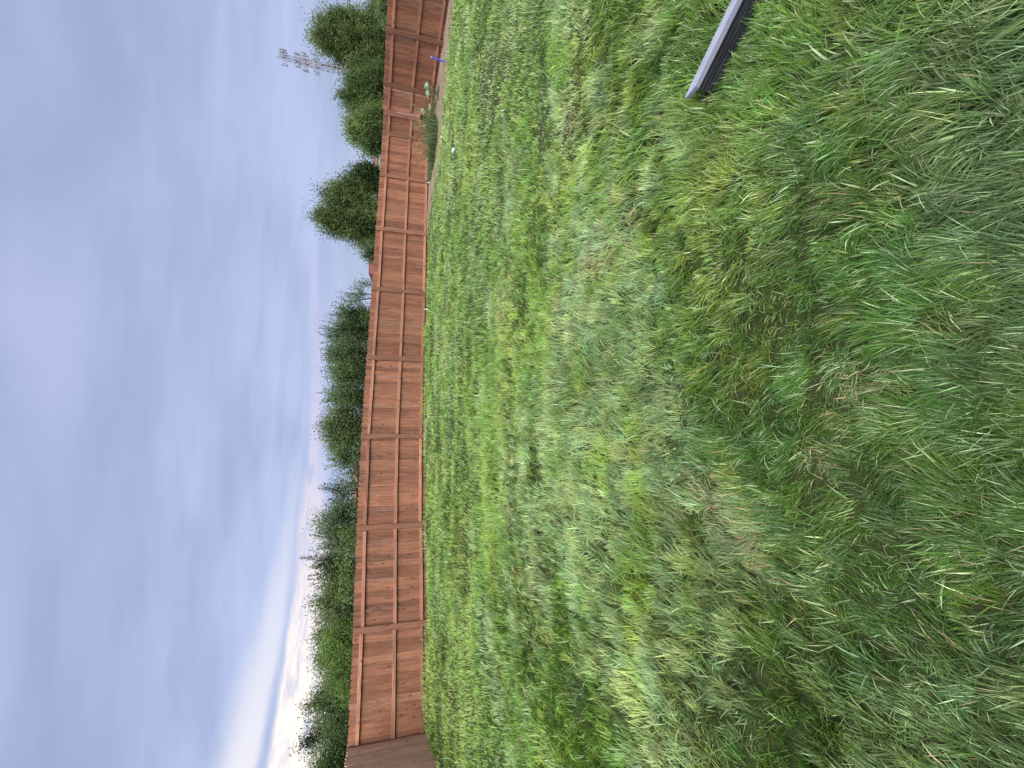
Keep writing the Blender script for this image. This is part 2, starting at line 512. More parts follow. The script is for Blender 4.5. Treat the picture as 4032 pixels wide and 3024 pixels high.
P2 = e_[:, None] * (1 - ff)[None, :, None] + k_[:, None] * ff[None, :, None]
lift = .012 + .05 * np.sin(np.pi * ff)[None] + (vnoise(P2[..., 0], P2[..., 1], .22, 5) - .5) * .05 + (vnoise(P2[..., 0], P2[..., 1], .09, 6) - .5) * .03
lift[:, 0] = -.03; lift[:, -1] = .0
V = np.concatenate([P2, (GB(P2[..., 0], P2[..., 1]) + np.maximum(lift, -.03) + .012)[..., None]], -1).reshape(-1, 3)
ii = (np.arange(ns - 1)[:, None] * nc + np.arange(nc - 1)[None]).ravel()
T = np.concatenate([np.stack([ii, ii + nc, ii + nc + 1], 1), np.stack([ii, ii + nc + 1, ii + 1], 1)])
tag(link('soil_bed', tri_mesh('soil_bed', V, T, None, [M_soil], True)), kind='structure')
BEDP = np.concatenate([e_, k_[::-1]])
def in_poly(x, y, P):
    c = np.zeros(len(x), bool); j = len(P) - 1
    for i in range(len(P)):
        xi, yi, xj, yj = *P[i], *P[j]
        if yi != yj:
            c ^= ((yi > y) != (yj > y)) & (x < (xj - xi) * (y - yi) / (yj - yi) + xi)
        j = i
    return c
# clods, stones and straw lying on the soil
nb = 1500
si = rng.integers(0, ns, nb); fi = rng.random(nb) ** .8
px = e_[si] * (1 - fi)[:, None] + k_[si] * fi[:, None] + rng.normal(0, .05, (nb, 2))
ok = in_poly(px[:, 0], px[:, 1], BEDP); px = px[ok]; nb = len(px)
oct_v = np.array([(1, 0, 0), (-1, 0, 0), (0, 1, 0), (0, -1, 0), (0, 0, .7), (0, 0, -.7)], float)
oct_f = np.array([(0, 2, 4), (2, 1, 4), (1, 3, 4), (3, 0, 4), (2, 0, 5), (1, 2, 5), (3, 1, 5), (0, 3, 5)])
sz = rng.uniform(.008, .03, nb)[:, None, None] * rng.uniform(.6, 1.4, (nb, 1, 3))
V = oct_v[None] * sz * rng.uniform(.7, 1.3, (nb, 6, 1))
V = V + np.stack([px[:, 0], px[:, 1], GB(px[:, 0], px[:, 1]) + .055], -1)[:, None]
T = (oct_f[None] + (np.arange(nb) * 6)[:, None, None]).reshape(-1, 3)
C = np.repeat(np.array([(.30, .23, .165)]) * rng.uniform(.6, 1.5, (nb, 1)), 6, 0)
tag(link('soil_clods', tri_mesh('soil_clods', V.reshape(-1, 3), T, C, [M_weed])), 'dry clods and crumbs of soil lying on the bare bed by the fence', 'soil', kind='stuff')

# ------------------------------------------------------------------ grey edging beam in the foreground
PA0, PA1 = np.array((1.449, 1.607)), np.array((1.663, 1.364))          # near top edge, from the photo
PB0 = np.array((1.493, 1.664))
pu = (PA1 - PA0) / np.linalg.norm(PA1 - PA0); pn = np.array((-pu[1], pu[0]))
if np.dot(pn, PB0 - PA0) < 0: pn = -pn
PWD, PLEN, PTOP = .066, 1.7, .10
def f_plank(w):
    tc = w.n('ShaderNodeTexCoord'); v = tc.outputs['Object']
    g = w.noise(w.scale(v, (.03, 1, 1)), 210.0, 4.0, .6, .3)
    s = w.noise(v, 14.0, 4.0, .6)
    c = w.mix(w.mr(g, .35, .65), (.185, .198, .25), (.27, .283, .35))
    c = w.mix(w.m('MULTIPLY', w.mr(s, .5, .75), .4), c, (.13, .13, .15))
    return bsdf(w, c, .65, .3, bump(w, g, .5, .003))
M_plank = mat('grey_composite', f_plank)
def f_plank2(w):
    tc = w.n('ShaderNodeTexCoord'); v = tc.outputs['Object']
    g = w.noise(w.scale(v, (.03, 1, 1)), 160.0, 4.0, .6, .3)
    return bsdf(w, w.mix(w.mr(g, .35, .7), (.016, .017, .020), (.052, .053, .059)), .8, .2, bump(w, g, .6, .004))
M_plank2 = mat('shaded_charcoal_side', f_plank2)  # charcoal board, darkened further with the shade put into its colour
g0 = float(G(*PA0)); g1 = float(G(*(PA0 + pu * PLEN)))
pl = empty('edging_beam', (PA0[0], PA0[1], g0), math.atan2(pu[1], pu[0]))
tag(pl, 'grey weathered edging beam with blunt end lying in the long grass', 'beam')
sgn = 1 if (-pu[1] * pn[0] + pu[0] * pn[1]) > 0 else -1
sl_ = (g1 - g0) / PLEN
def beam_part(name, prof, m, x0, x1, bev=0.0):
    """prof: (y, z) outline; swept along local X; the outer end is chamfered by bev"""
    b = MB(); n = len(prof); secs = []
    cy = sum(p[0] for p in prof) / n
    if bev: secs.append((x0, .12)); secs.append((x0 + bev, 1.0))
    else: secs.append((x0, 1.0))
    k = 10
    for i in range(1, k + 1): secs.append((x0 + bev + (x1 - x0 - bev) * i / k, 1.0))
    for x, s in secs:
        for y, z in prof: b.v.append((x, sgn * (cy + (y - cy) * s), z + sl_ * x))
    for i in range(len(secs) - 1):
        for q in range(n):
            f = (i * n + q, i * n + (q + 1) % n, (i + 1) * n + (q + 1) % n, (i + 1) * n + q)
            b.f.append(f if sgn < 0 else tuple(reversed(f)))
    b.f.append(tuple(range(n))); b.f.append(tuple((len(secs) - 1) * n + q for q in range(n)))
    b.mi = [0] * len(b.f)
    return link(name, b.mesh(name, [m]), pl)
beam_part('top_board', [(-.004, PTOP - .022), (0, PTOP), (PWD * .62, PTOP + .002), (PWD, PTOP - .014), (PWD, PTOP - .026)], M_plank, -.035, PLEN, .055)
side = [(.004, -.05)]
for q in range(6):
    z = -.03 + q * .018
    side += [(.004, z), (.0005, z + .003), (.0005, z + .013), (.004, z + .016)]
side += [(.004, PTOP - .0225), (PWD - .006, PTOP - .0265), (PWD - .006, -.05)]
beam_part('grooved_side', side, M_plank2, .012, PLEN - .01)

# ------------------------------------------------------------------ lawn
def inside_lawn(x, y):
    d = -.33 * x + .945 * y
    ok = np.ones(len(x), bool)
    A, Bq = np.array(POST['corner']), np.array(POST['e'])
    def side_of(A, B):   # positive = viewer's side
        u = (B - A) / np.linalg.norm(B - A)
        return (x - A[0]) * u[1] - (y - A[1]) * u[0]
    ok &= side_of(np.array(POST['corner']), np.array(POST['f'])) > .03
    ok &= side_of(np.array(POST['f']), np.array(POST['e'])) > .03
    c = np.array(sp_[2]); f = np.array(sp_[0])
    ok &= side_of(f, c) > .03
    ok &= side_of(np.array(POST['b']), np.array(POST['a3'])) > .05
    return ok

STRAW = [(hit(x * 1.8228, y * 1.8228)[:2], r) for x, y, r in
         ((1285, 575, .34), (1350, 470, .26), (1285, 610, .22), (1540, 1085, .16), (1640, 1225, .15), (1600, 1150, .2),
          (1140, 1270, .42), (1160, 1330, .35), (1095, 650, .5), (1520, 1070, .15), (1310, 560, .2), (1850, 830, .1), (1240, 260, .3), (1770, 1000, .08))]
def straw_field(x, y):
    s = np.zeros(len(x))
    for (c, r) in STRAW:
        q = np.hypot(x - c[0], y - c[1]) / r
        s = np.maximum(s, np.exp(-q * q * 1.3))
    return s * (.45 + 1.0 * vnoise(x, y, .16, 20))

def make_lawn(N):
    # uniform in distance and angle, so density falls off with distance from the viewer
    rr = .28 + 16.9 * rng.random(N) ** 1.18; n_ = int(N * .30)
    rr[:n_] = rng.uniform(.28, 5.6, n_)
    th = rng.uniform(-1.16, 1.12, N)
    x, y = rr * np.sin(th), rr * np.cos(th)
    ok = inside_lawn(x, y) & ~in_poly(x, y, BEDP)
    lx = (x - PA0[0]) * pu[0] + (y - PA0[1]) * pu[1]; ly = (x - PA0[0]) * pn[0] + (y - PA0[1]) * pn[1]
    ok &= ~((lx > -.03) & (lx < PLEN) & (ly > -.006) & (ly < PWD + .006))
    dens = .62 + .8 * sst(.2, .8, vnoise(x, y, .16, 3)) * (0.6 + .8 * vnoise(x, y, .5, 4))
    ok &= rng.random(N) < dens
    x, y, rr = x[ok], y[ok], rr[ok]; n = len(x)
    # blades grow in tufts: every blade belongs to a jittered cell and is drawn towards its middle
    cs = np.where(rng.random(n) < .6, .075, .15)
    wx, wy = x + (vnoise(x, y, .09, 40) - .5) * .09, y + (vnoise(x, y, .09, 41) - .5) * .09
    ci, cj = np.floor(wx / cs).astype(np.int64), np.floor(wy / cs).astype(np.int64)
    def cell(k):
        h = (ci * 73856093) ^ (cj * 19349663) ^ ((cs * 1000).astype(np.int64) * 83492791) ^ (k * 2654435761)
        h = (h ^ (h >> 13)) * 1274126177
        return ((h ^ (h >> 16)) & 0xffff) / 65535.0
    mx_, my_ = (ci + .25 + .5 * cell(1)) * cs, (cj + .25 + .5 * cell(2)) * cs
    ox_, oy_ = wx - mx_, wy - my_
    pull = .42 * (rng.random(n) < .75)
    x, y = x - ox_ * pull, y - oy_ * pull
    t_dir, t_len, t_col, t_lean = cell(3) - .5, cell(4), cell(5), cell(6) - .5
    # combed rows: tuft ridges run across the view, as left by mowing wet long grass
    rot = .22
    xr = x * math.cos(rot) + y * math.sin(rot); yr = -x * math.sin(rot) + y * math.cos(rot)
    ridge = vnoise(xr / 2.6, yr, .34, 7) * .6 + vnoise(xr / 3.2, yr, .85, 8) * .4
    straw = straw_field(x, y)
    # lie of the grass: broad swirls, finer tufts, single blades
    swirl = (vnoise(x, y, 1.3, 10) - .5) * 3.0 + (vnoise(x, y, .38, 11) - .5) * 2.0
    fs_ = sst(2.0, 7.0, rr)
    phi = 1.25 + swirl * (1.0 - .35 * fs_) + rng.normal(0, .34, n) * (1 + .5 * fs_) + 2.3 * t_dir + .35 * np.sin(np.arctan2(oy_, ox_) - 1.25)
    wild = rng.random(n) < .17
    phi[wild] = rng.uniform(-math.pi, math.pi, wild.sum())
    nearf = 1 - sst(1.0, 6.0, rr)
    L = (.046 + .066 * ridge + .022 * nearf * vnoise(x, y, .6, 12)) * (1 - .22 * nearf) * rng.uniform(.6, 1.3, n) * (.62 + .8 * t_len)
    L *= 1 - .2 * np.clip(straw, 0, 1)
    bx, by = (x - PA0[0]) * pu[0] + (y - PA0[1]) * pu[1], (x - PA0[0]) * pn[0] + (y - PA0[1]) * pn[1]
    L *= 1 - .35 * ((bx > -.03) & (np.abs(by - .03) < .16))
    fend = np.clip(.33 * (x + 8.42) * 0 + (11.75 - (-.33 * x + .945 * y)) / .35, 0, 1)
    L *= 1 + 1.7 * (1 - fend) * vnoise(x, y, .3, 44)
    wdt = (.0017 + .00070 * rr) * rng.uniform(.7, 1.35, n)
    broad = rng.random(n) < .05
    wdt[broad] *= 1.9; L[broad] *= 1.15
    b0 = np.radians(rng.normal(16, 9, n) + 20 * (vnoise(x, y, .3, 13) - .3))     # lean at the base
    b1 = np.radians(np.clip(rng.normal(80, 20, n) + 46 * t_lean + 34 * (vnoise(x, y, .55, 14) - .5) - 20 + 6 * nearf, 15, 135))  # lean at the tip
    b1[straw > .5] += .3
    near = rr < 2.8
    z0 = GB(x, y) - .006 + .085 * (ridge - .42) * (1 - .5 * nearf)
    dirx, diry = np.cos(phi), np.sin(phi)
    tw = rng.normal(0, .55, n)
    sx, sy, sz = -diry * np.cos(tw), dirx * np.cos(tw), np.sin(tw)
    # colours: blade and patch differences, plus painted silvery sheen and foreground shade
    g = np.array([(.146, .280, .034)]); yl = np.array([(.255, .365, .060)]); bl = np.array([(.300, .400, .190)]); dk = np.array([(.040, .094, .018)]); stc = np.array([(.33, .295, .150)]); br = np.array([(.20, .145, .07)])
    c = np.repeat(g, n, 0)
    k1 = sst(.40, .72, vnoise(xr / 2.0, yr, .7, 30) * .55 + vnoise(xr / 2, yr, .22, 31) * .45)[:, None]
    c = c * (1 - k1) + yl * k1
    k2 = (sst(.52, .70, vnoise(xr / 2.2, yr, .50, 32) * .55 + vnoise(xr / 1.9, yr, .17, 33) * .45) * .64)[:, None]  # silvery streaks: sheen of blade undersides put into the colour
    c = c * (1 - k2) + bl * k2
    k3 = (sst(.55, .8, vnoise(x, y, .8, 34)) * .30 + .84 * (1 - sst(.7, 2.8, rr)))[:, None]  # dark patches, and foreground shade painted in close to the viewer
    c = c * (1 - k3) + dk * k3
    k4 = (sst(.56, .74, vnoise(xr / 1.6, yr, .24, 36) * .6 + vnoise(xr / 1.4, yr, .10, 37) * .4) * .6)[:, None]
    c = c * (1 - k4) + np.array([(.058, .135, .016)]) * k4
    pick = rng.random(n)
    sb = (pick < .022 + .30 * straw) ; c[sb] = stc * rng.uniform(.6, 1.25, (sb.sum(), 1))
    bb = (rng.random(n) < .006 + .10 * straw); c[bb] = br * rng.uniform(.6, 1.2, (bb.sum(), 1))
    gl = rng.random(n) < .085; c[gl] = bl * rng.uniform(.9, 1.25, (gl.sum(), 1))
    far_ = sst(2.5, 7.0, rr); va = .68 * (1 - .62 * far_)
    c = c * rng.uniform(.62, 1.4, (n, 1)) * (1 + va * (t_col - .5))[:, None]
    hue = ((cell(7) - .5) * (1 - .6 * far_))[:, None]; c = c * (1 + hue * np.array([(.30, .0, -.25)]))
    parts = []
    for msk, ks in ((near, 4), (~near, 3)):
        idx = np.where(msk)[0]; m = len(idx)
        if not m: continue
        t = np.linspace(0, 1, ks)
        ang = b0[idx, None] + (b1 - b0)[idx, None] * ((t[:-1] + t[1:]) / 2)[None] ** .9
        dl = (L[idx] / (ks - 1))[:, None]
        h = np.concatenate([np.zeros((m, 1)), np.cumsum(np.sin(ang) * dl, 1)], 1)
        zz = np.concatenate([np.zeros((m, 1)), np.cumsum(np.cos(ang) * dl, 1)], 1)
        zz = np.maximum(zz, .004)
        cx = x[idx, None] + dirx[idx, None] * h; cy = y[idx, None] + diry[idx, None] * h; cz = z0[idx, None] + zz
        wp = np.array([.7, 1.0, .72, 0.0]) if ks == 4 else np.array([.8, 1.0, 0.0])
        hw = wdt[idx, None] * .5 * wp[None]
        Lp = np.stack([cx - sx[idx, None] * hw, cy - sy[idx, None] * hw, cz - sz[idx, None] * hw], -1)
        Rp = np.stack([cx + sx[idx, None] * hw, cy + sy[idx, None] * hw, cz + sz[idx, None] * hw], -1)
        nv = 2 * (ks - 1) + 1
        Vv = np.empty((m, nv, 3))
        for q in range(ks - 1): Vv[:, 2 * q] = Lp[:, q]; Vv[:, 2 * q + 1] = Rp[:, q]
        Vv[:, -1] = Lp[:, -1]
        fs = []
        for q in range(ks - 2): a = 2 * q; fs += [(a, a + 1, a + 3), (a, a + 3, a + 2)]
        a = 2 * (ks - 2); fs.append((a, a + 1, a + 2))
        Tt = (np.array(fs)[None] + (np.arange(m) * nv)[:, None, None]).reshape(-1, 3)
        # pale sheath at the foot of the blade, greener tip
        tt = np.repeat(t[:-1], 2).tolist() + [1.0]
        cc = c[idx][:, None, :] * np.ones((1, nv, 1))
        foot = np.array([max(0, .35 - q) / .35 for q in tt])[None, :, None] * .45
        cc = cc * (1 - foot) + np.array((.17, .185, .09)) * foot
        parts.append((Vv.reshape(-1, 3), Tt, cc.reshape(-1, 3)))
    off = 0; VV, TT, CC = [], [], []
    for v, t, cc in parts:
        VV.append(v); TT.append(t + off); CC.append(cc); off += len(v)
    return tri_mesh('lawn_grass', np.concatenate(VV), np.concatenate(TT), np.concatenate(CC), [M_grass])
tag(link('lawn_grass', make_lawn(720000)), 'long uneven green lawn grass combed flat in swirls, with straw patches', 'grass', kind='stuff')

# ------------------------------------------------------------------ trees beyond the fence
DS = 4032 / 2212.0
def leaf_mesh(name, pos, axis, leaf, cols, wr=.5, mats=(M_leaf,)):
    """pos, axis (n,3); every leaf a folded diamond"""
    n = len(pos)
    tip = axis * .5 + rng.normal(0, .62, (n, 3)); tip[:, 2] -= .15
    tip /= np.linalg.norm(tip, axis=1)[:, None] + 1e-9
    nr = rng.normal(0, .38, (n, 3)) + axis * .5; nr[:, 2] += .55
    sd = np.cross(tip, nr); sd /= np.linalg.norm(sd, axis=1)[:, None] + 1e-9
    nn = np.cross(sd, tip)
    l = (leaf * rng.uniform(.65, 1.3, n))[:, None]
    V = np.empty((n, 4, 3))
    V[:, 0] = pos; V[:, 2] = pos + tip * l - nn * l * .12
    V[:, 1] = pos + tip * l * .48 + sd * l * wr * .5 + nn * l * .08
    V[:, 3] = pos + tip * l * .48 - sd * l * wr * .5 + nn * l * .08
    T = (np.array([(0, 1, 2), (0, 2, 3)])[None] + (np.arange(n) * 4)[:, None, None]).reshape(-1, 3)
    return tri_mesh(name, V.reshape(-1, 3), T, np.repeat(cols, 4, 0), list(mats))

def tree(name, label, Y, lobes, c1, c2, leaf=.075, dens=1.0, sprigs=0, spl=.5, clump=.20, wr=.5, depth=1.0, hollow=.45, cat='tree', low=30, per=(22, 36), up=.75, iso=.42):
    """lobes: (x, y, r) on the photo (display pixels), placed at distance Y"""
    W = []
    lobes = list(lobes) + [(dx + low, dy, dr * .95) for (dx, dy, dr) in lobes if dr > 18 and low]
    for (dx, dy, dr) in lobes:
        p = at_depth(dx * DS, dy * DS, Y); d = ray(dx * DS, dy * DS)
        ax = Y / d[1] * float(np.dot(d, FW))
        r = dr * DS / F * ax
        r = max(.4 * r, r - (.55 if clump > .3 else .1) * clump)
        W.append((p + np.array((0, rng.uniform(-.25, .25) * r, 0)), r))
    base = np.array([np.mean([w[0][0] for w in W]), np.mean([w[0][1] for w in W])])
    zb = float(G(*base))
    root = tag(empty(name, (base[0], base[1], zb)), label, cat)
    o3 = np.array((base[0], base[1], zb))
    # limbs
    b = MB(); hmin = min(w[0][2] - .6 * w[1] for w in W)
    fork = np.array((0, 0, max(.35, (hmin - zb) * .55)))
    top = max(w[0][2] for w in W) - zb
    r0 = .02 + .018 * top
    b.tube([(0, 0, -.1), tuple(fork * .5 + rng.normal(0, .02, 3) * (1, 1, 0)), tuple(fork)], [r0 * 1.25, r0 * 1.05, r0 * .9], 7)
    P_, A_x, Cc = [], [], []
    for (c, r) in W:
        cl = c - o3
        mid = (fork + cl) / 2 + rng.normal(0, .08, 3) * r
        b.tube([tuple(fork * .96), tuple(mid), tuple(cl)], [r0 * .7, r0 * .5, r0 * .3], 5)
        # clumps over and inside the lobe
        nC = int(dens * 74 * (r / .55) ** 2 * (.2 / clump) ** 1.3) + 8
        dv = rng.normal(0, 1, (nC, 3)); dv /= np.linalg.norm(dv, axis=1)[:, None]
        dv[:, 2] = np.where((dv[:, 2] < -.3) & (rng.random(nC) < .5), -dv[:, 2], dv[:, 2])
        rad = r * (hollow + (1 - hollow) * rng.random(nC) ** .6) * rng.uniform(.82, 1.12, nC)
        cc = cl + dv * rad[:, None] * np.array((1, depth, 1))
        ax = dv + np.array((0, 0, up)); ax /= np.linalg.norm(ax, axis=1)[:, None]
        for q in range(nC):
            if q % 5 == 0: b.tube([tuple(cl), tuple((cl + cc[q]) / 2 + rng.normal(0, .05, 3) * r), tuple(cc[q])], [r0 * .22, r0 * .15, r0 * .06], 3, cap=False)
            m = int(rng.integers(*per)); tq = np.clip(rng.normal(0, .8, m), -1.5, 1.7)
            pp = cc[q] + ax[q] * (tq * clump)[:, None] + np.clip(rng.normal(0, iso * clump, (m, 3)), -.8 * clump, .8 * clump)
            k = np.clip(rng.normal(.5, .3), 0, 1)
            cq = (np.array(c1) * (1 - k) + np.array(c2) * k)[None] * rng.uniform(.86, 1.15, (m, 1)) * rng.uniform(.66, 1.36)
            P_.append(pp); A_x.append(np.repeat(ax[q][None], m, 0)); Cc.append(cq)
        for q in range(int(sprigs * r / .5)):
            a = rng.uniform(-1.2, 1.2); dd = np.array((math.sin(a), rng.uniform(-.5, .5), math.cos(a) * .9 + .15)); dd /= np.linalg.norm(dd)
            s0 = cl + dd * r * .8; sdv = dd * .5 + np.array((rng.normal(0, .15), rng.normal(0, .15), .9)); sdv /= np.linalg.norm(sdv)
            ln = spl * rng.uniform(.5, 1.25); m = max(5, int(ln / leaf * 2.4))
            b.tube([tuple(s0 - sdv * r * .3), tuple(s0), tuple(s0 + sdv * ln)], [.012, .008, .003], 3, cap=False)
            tq = np.linspace(.05, 1.03, m)
            pp = s0 + sdv * (tq * ln)[:, None] + rng.normal(0, .015, (m, 3))
            axx = sdv[None] + rng.normal(0, .8, (m, 3)); axx /= np.linalg.norm(axx, axis=1)[:, None]
            P_.append(pp); A_x.append(axx); Cc.append((np.array(c1) * .6 + np.array(c2) * .4)[None] * rng.uniform(.7, 1.25, (m, 1)))
    P_, A_x, Cc = np.concatenate(P_), np.concatenate(A_x), np.concatenate(Cc)
    link('crown', leaf_mesh('crown', P_, A_x, leaf, Cc, wr), root)
    link('trunk', b.mesh('trunk', [M_bark], True), root)
    return root

DG, MG, LG, BG, OG = (.090, .142, .064), (.138, .200, .088), (.185, .265, .098), (.138, .190, .116), (.158, .198, .090)
LT = (.145, .205, .088)
tree('shrub_tree', 'dense dark green shrubby tree above the fence corner at the left end', 13.4,
     [(722, 1700, 50), (712, 1640, 42), (745, 1660, 40), (735, 1600, 36)], DG, MG, 0.065, 1.25, 3, .4)
tree('shrub_tree', 'dark sparse-leaved tree with purplish twigs poking up above the fence corner', 14.4,
     [(690, 1590, 24), (700, 1560, 22), (668, 1600, 12)], (.045, .062, .040), (.055, 0.065, .042), 0.073, .75, 6, .45)
tree('shrub_tree', 'dark green twiggy tree right of the purplish twigs near the fence corner', 13.8,
     [(705, 1515, 32), (735, 1535, 36), (680, 1520, 14), (728, 1480, 30)], DG, MG, 0.065, 1.15, 5, .45)
tree('shrub_tree', 'bright yellow-green bushy tree pressing over the nearest fence bay', 12.9,
     [(735, 1455, 30), (728, 1415, 33), (742, 1380, 32), (722, 1385, 22), (742, 1490, 22)], (.125, .205, .062), (.175, .260, .080), 0.060, 1.4, 1, .3)
tree('shrub_tree', 'dark round-topped tree rising behind the yellow-green bushy one', 15.6,
     [(707, 1372, 24), (712, 1345, 22), (714, 1410, 26), (716, 1440, 22)], DG, OG, 0.073, 1.2, 2, .35)
tree('shrub_tree', 'olive green tree with a ragged top left of the spiky twigs', 14.2,
     [(712, 1300, 28), (735, 1320, 30), (722, 1270, 28), (742, 1350, 24)], MG, OG, 0.069, 1.2, 4, .4)
tree('shrub_tree', 'sparse dark tree with long spiky upright shoots over the fence', 14.6,
     [(735, 1225, 28), (712, 1215, 20), (745, 1190, 26), (716, 1245, 20)], (.040, .068, .036), DG, 0.073, .6, 13, .62)
tree('shrub_tree', 'low light green suckers leaning over the fence below the spiky shoots', 12.9,
     [(752, 1250, 14), (756, 1220, 14), (758, 1180, 14), (752, 1290, 12), (756, 1150, 12)], MG, LG, 0.077, 1.0, 3, .25, cat='shrub')
tree('shrub_tree', 'grey-green tree with a blunt crown near the third fence post', 14.4,
     [(722, 1125, 32), (716, 1160, 24), (748, 1150, 26), (748, 1100, 26)], BG, MG, 0.067, 1.3, 4, .35)
tree('shrub_tree', 'thin see-through tree in front of the pale salmon house', 14.9,
     [(742, 1070, 20), (750, 1045, 16), (730, 1060, 12)], (.050, 0.067, .046), BG, 0.073, .45, 10, .5)
tree('shrub_tree', 'small leafy green tree right beside the salmon house gap', 14.6,
     [(745, 1000, 22), (758, 975, 24), (765, 1020, 16), (735, 985, 14), (768, 1050, 14)], MG, BG, 0.069, .9, 5, .4)
tree('shrub_tree', 'domed olive green tree, tallest of the middle thicket', 15.2,
     [(722, 925, 26), (735, 950, 30), (738, 900, 30), (760, 930, 32), (745, 970, 20)], MG, OG, 0.067, 1.35, 4, .3)
tree('shrub_tree', 'mid green bush with upright tips between the domed tree and the bluish bush', 15.2,
     [(738, 850, 27), (750, 815, 30), (765, 870, 28), (722, 862, 12)], MG, LT, 0.067, 1.3, 6, .42)
tree('shrub_tree', 'bluish green bush with a level top in the middle thicket', 15.7,
     [(742, 785, 30), (765, 800, 28), (755, 755, 30), (728, 760, 18)], BG, MG, 0.069, 1.25, 6, .42)
tree('shrub_tree', 'dark green bush with loose airy leaves at the right end of the thicket', 16.2,
     [(745, 710, 32), (770, 735, 32), (775, 690, 30), (728, 735, 16), (755, 675, 22)], (.048, 0.084, .032), MG, 0.071, .95, 7, .45)
tree('shrub_tree', 'thin pale see-through shrub at the far right of the thicket', 17.2,
     [(768, 650, 16), (782, 635, 15), (792, 612, 10)], BG, BG, 0.077, .35, 9, .5)
tree('low_shrub', 'small pale green shrub beside the red-edged flat roof', 22.0,
     [(800, 548, 12), (806, 558, 8), (808, 535, 14)], (.070, .125, .055), BG, .11, 1.0, 5, .35, cat='shrub')
tree('elm_tree', 'round-topped dense tree standing alone right of the red-edged flat roof', 26.0,
     [(703, 462, 24), (712, 485, 20), (728, 440, 32), (745, 480, 38), (772, 500, 34), (770, 430, 40), (795, 465, 42), (742, 415, 22), (795, 515, 22)], (.080, .128, .054), (.205, .255, .105), .112, .30, 3, .4, clump=.46, per=(150, 225), up=1.1, wr=.5, hollow=.5, low=16, iso=.34)
tree('dark_tree', 'darker loose-leaved tree on the right flank of the round-topped tree', 27.5,
     [(778, 385, 22), (795, 372, 20), (805, 400, 22), (768, 398, 16)], (.036, .062, .026), DG, .13, .75, 5, .6, clump=.40, per=(100, 150), up=1.0, iso=.34, low=16)
tree('maple_tree', 'light green leafy tree left of the taller pair and the brown-roofed building', 25.0,
     [(790, 290, 34), (772, 285, 22), (805, 315, 26), (800, 255, 30), (768, 262, 16), (812, 285, 30), (820, 250, 26)], MG, LG, .11, .42, 3, .35, clump=.40, per=(100, 150), up=1.0, iso=.34, low=16)
tree('maple_tree', 'mid green leafy tree below the radio mast with several pointed tops', 26.0,
     [(762, 212, 24), (782, 235, 34), (795, 195, 34), (770, 185, 24), (805, 225, 30), (748, 205, 9), (815, 195, 30), (808, 165, 28)], (.055, .098, .034), LT, .11, .42, 4, .35, clump=.40, per=(100, 150), up=1.0, iso=.34, low=16)
tree('ash_tree', 'tallest dark green tree in front of the radio mast', 27.5,
     [(700, 82, 26), (715, 60, 30), (712, 98, 26), (740, 80, 36), (742, 112, 28), (765, 55, 32), (775, 100, 40), (790, 140, 30), (800, 60, 36), (738, 38, 22), (762, 135, 22), (815, 100, 34), (815, 140, 30), (815, 40, 28)], (.076, .124, .050), (.192, .245, .098), .112, .30, 3, .4, clump=.48, per=(150, 225), up=1.1, wr=.5, hollow=.5, low=16, iso=.34)
tree('far_tree', 'grey-green tree at the far right beyond the tallest dark tree', 34.0,
     [(812, -5, 16), (822, -35, 30), (832, 14, 14), (835, -10, 22)], BG, BG, .15, 1.1, 4, .5, clump=.32)
tree('low_shrub', 'low pale bush between the tallest tree and the fence top at the right', 21.0,
     [(832, 28, 14), (838, 8, 16), (838, 50, 12)], BG, LT, .10, 1.2, 2, .3, cat='shrub')

# ------------------------------------------------------------------ buildings far behind the fence
M_cream = plain('cream_wall', (.62, .55, .46), .85)
M_red = plain('red_metal', (.34, .105, .09), .5)
M_brown = plain('brown_fascia', (.30, .155, .115), .6)
M_grey = plain('grey_green_wall', (.30, .36, .34), .85)
M_salmon = plain('salmon_wall', (.78, .52, .40), .85)
M_white = plain('white_trim', (.78, .76, .73), .6)
M_glass = plain('window_glass', (.05, .06, .075), .15, .6)
def building(name, label, cx, cy, wid, dep, ztop, band, mw, mb, rz=0.0, gable=False):
    zb = float(G(cx, cy)); h = ztop - zb
    root = tag(empty(name, (cx, cy, zb), rz), label, 'building')
    hw = h - band
    b = MB(); b.box((0, 0, hw / 2 - .15), (wid, dep, hw + .3)); link('wall', b.mesh('wall', [mw]), root)
    b = MB()
    if gable:
        w2, d2 = wid / 2 + .3, dep / 2 + .3
        vs = [(-w2, -d2, hw), (w2, -d2, hw), (w2, d2, hw), (-w2, d2, hw), (-w2, 0, h), (w2, 0, h)]
        b.add(vs, [(0, 1, 5, 4), (2, 3, 4, 5), (0, 4, 3), (1, 2, 5), (0, 3, 2, 1)])
    else:
        b.box((0, 0, hw + band / 2), (wid + .24, dep + .24, band))
        b.box((0, 0, hw + band + .03), (wid + .34, dep + .34, .06))
    rf = link('roof', b.mesh('roof', [mb]), root)
    nwin = max(2, int(wid / 2.2))
    for i in range(nwin):
        x = (i + .5 - nwin / 2) * wid / nwin
        zz = max(.8, hw - 1.15)
        b = MB()
        for sx in (-.48, .48): b.box((x + sx, -dep / 2 - .02, zz), (.08, .06, 1.0))
        for s2 in (-.46, .46): b.box((x, -dep / 2 - .02, zz + s2), (.88, .06, .08))
        wn = link('window', b.mesh('window', [M_white]), root)
        b = MB(); b.box((x, -dep / 2 - .006, zz), (.87, .02, .83)); link('pane', b.mesh('pane', [M_glass]), wn)
        b = MB(); b.box((x, -dep / 2 - .05, zz - .53), (1.15, .12, .05)); link('sill', b.mesh('sill', [M_white]), wn)
    return root
p = at_depth(1453.5, 1073, 60.0); q = at_depth(1453.5, 930, 60.0)
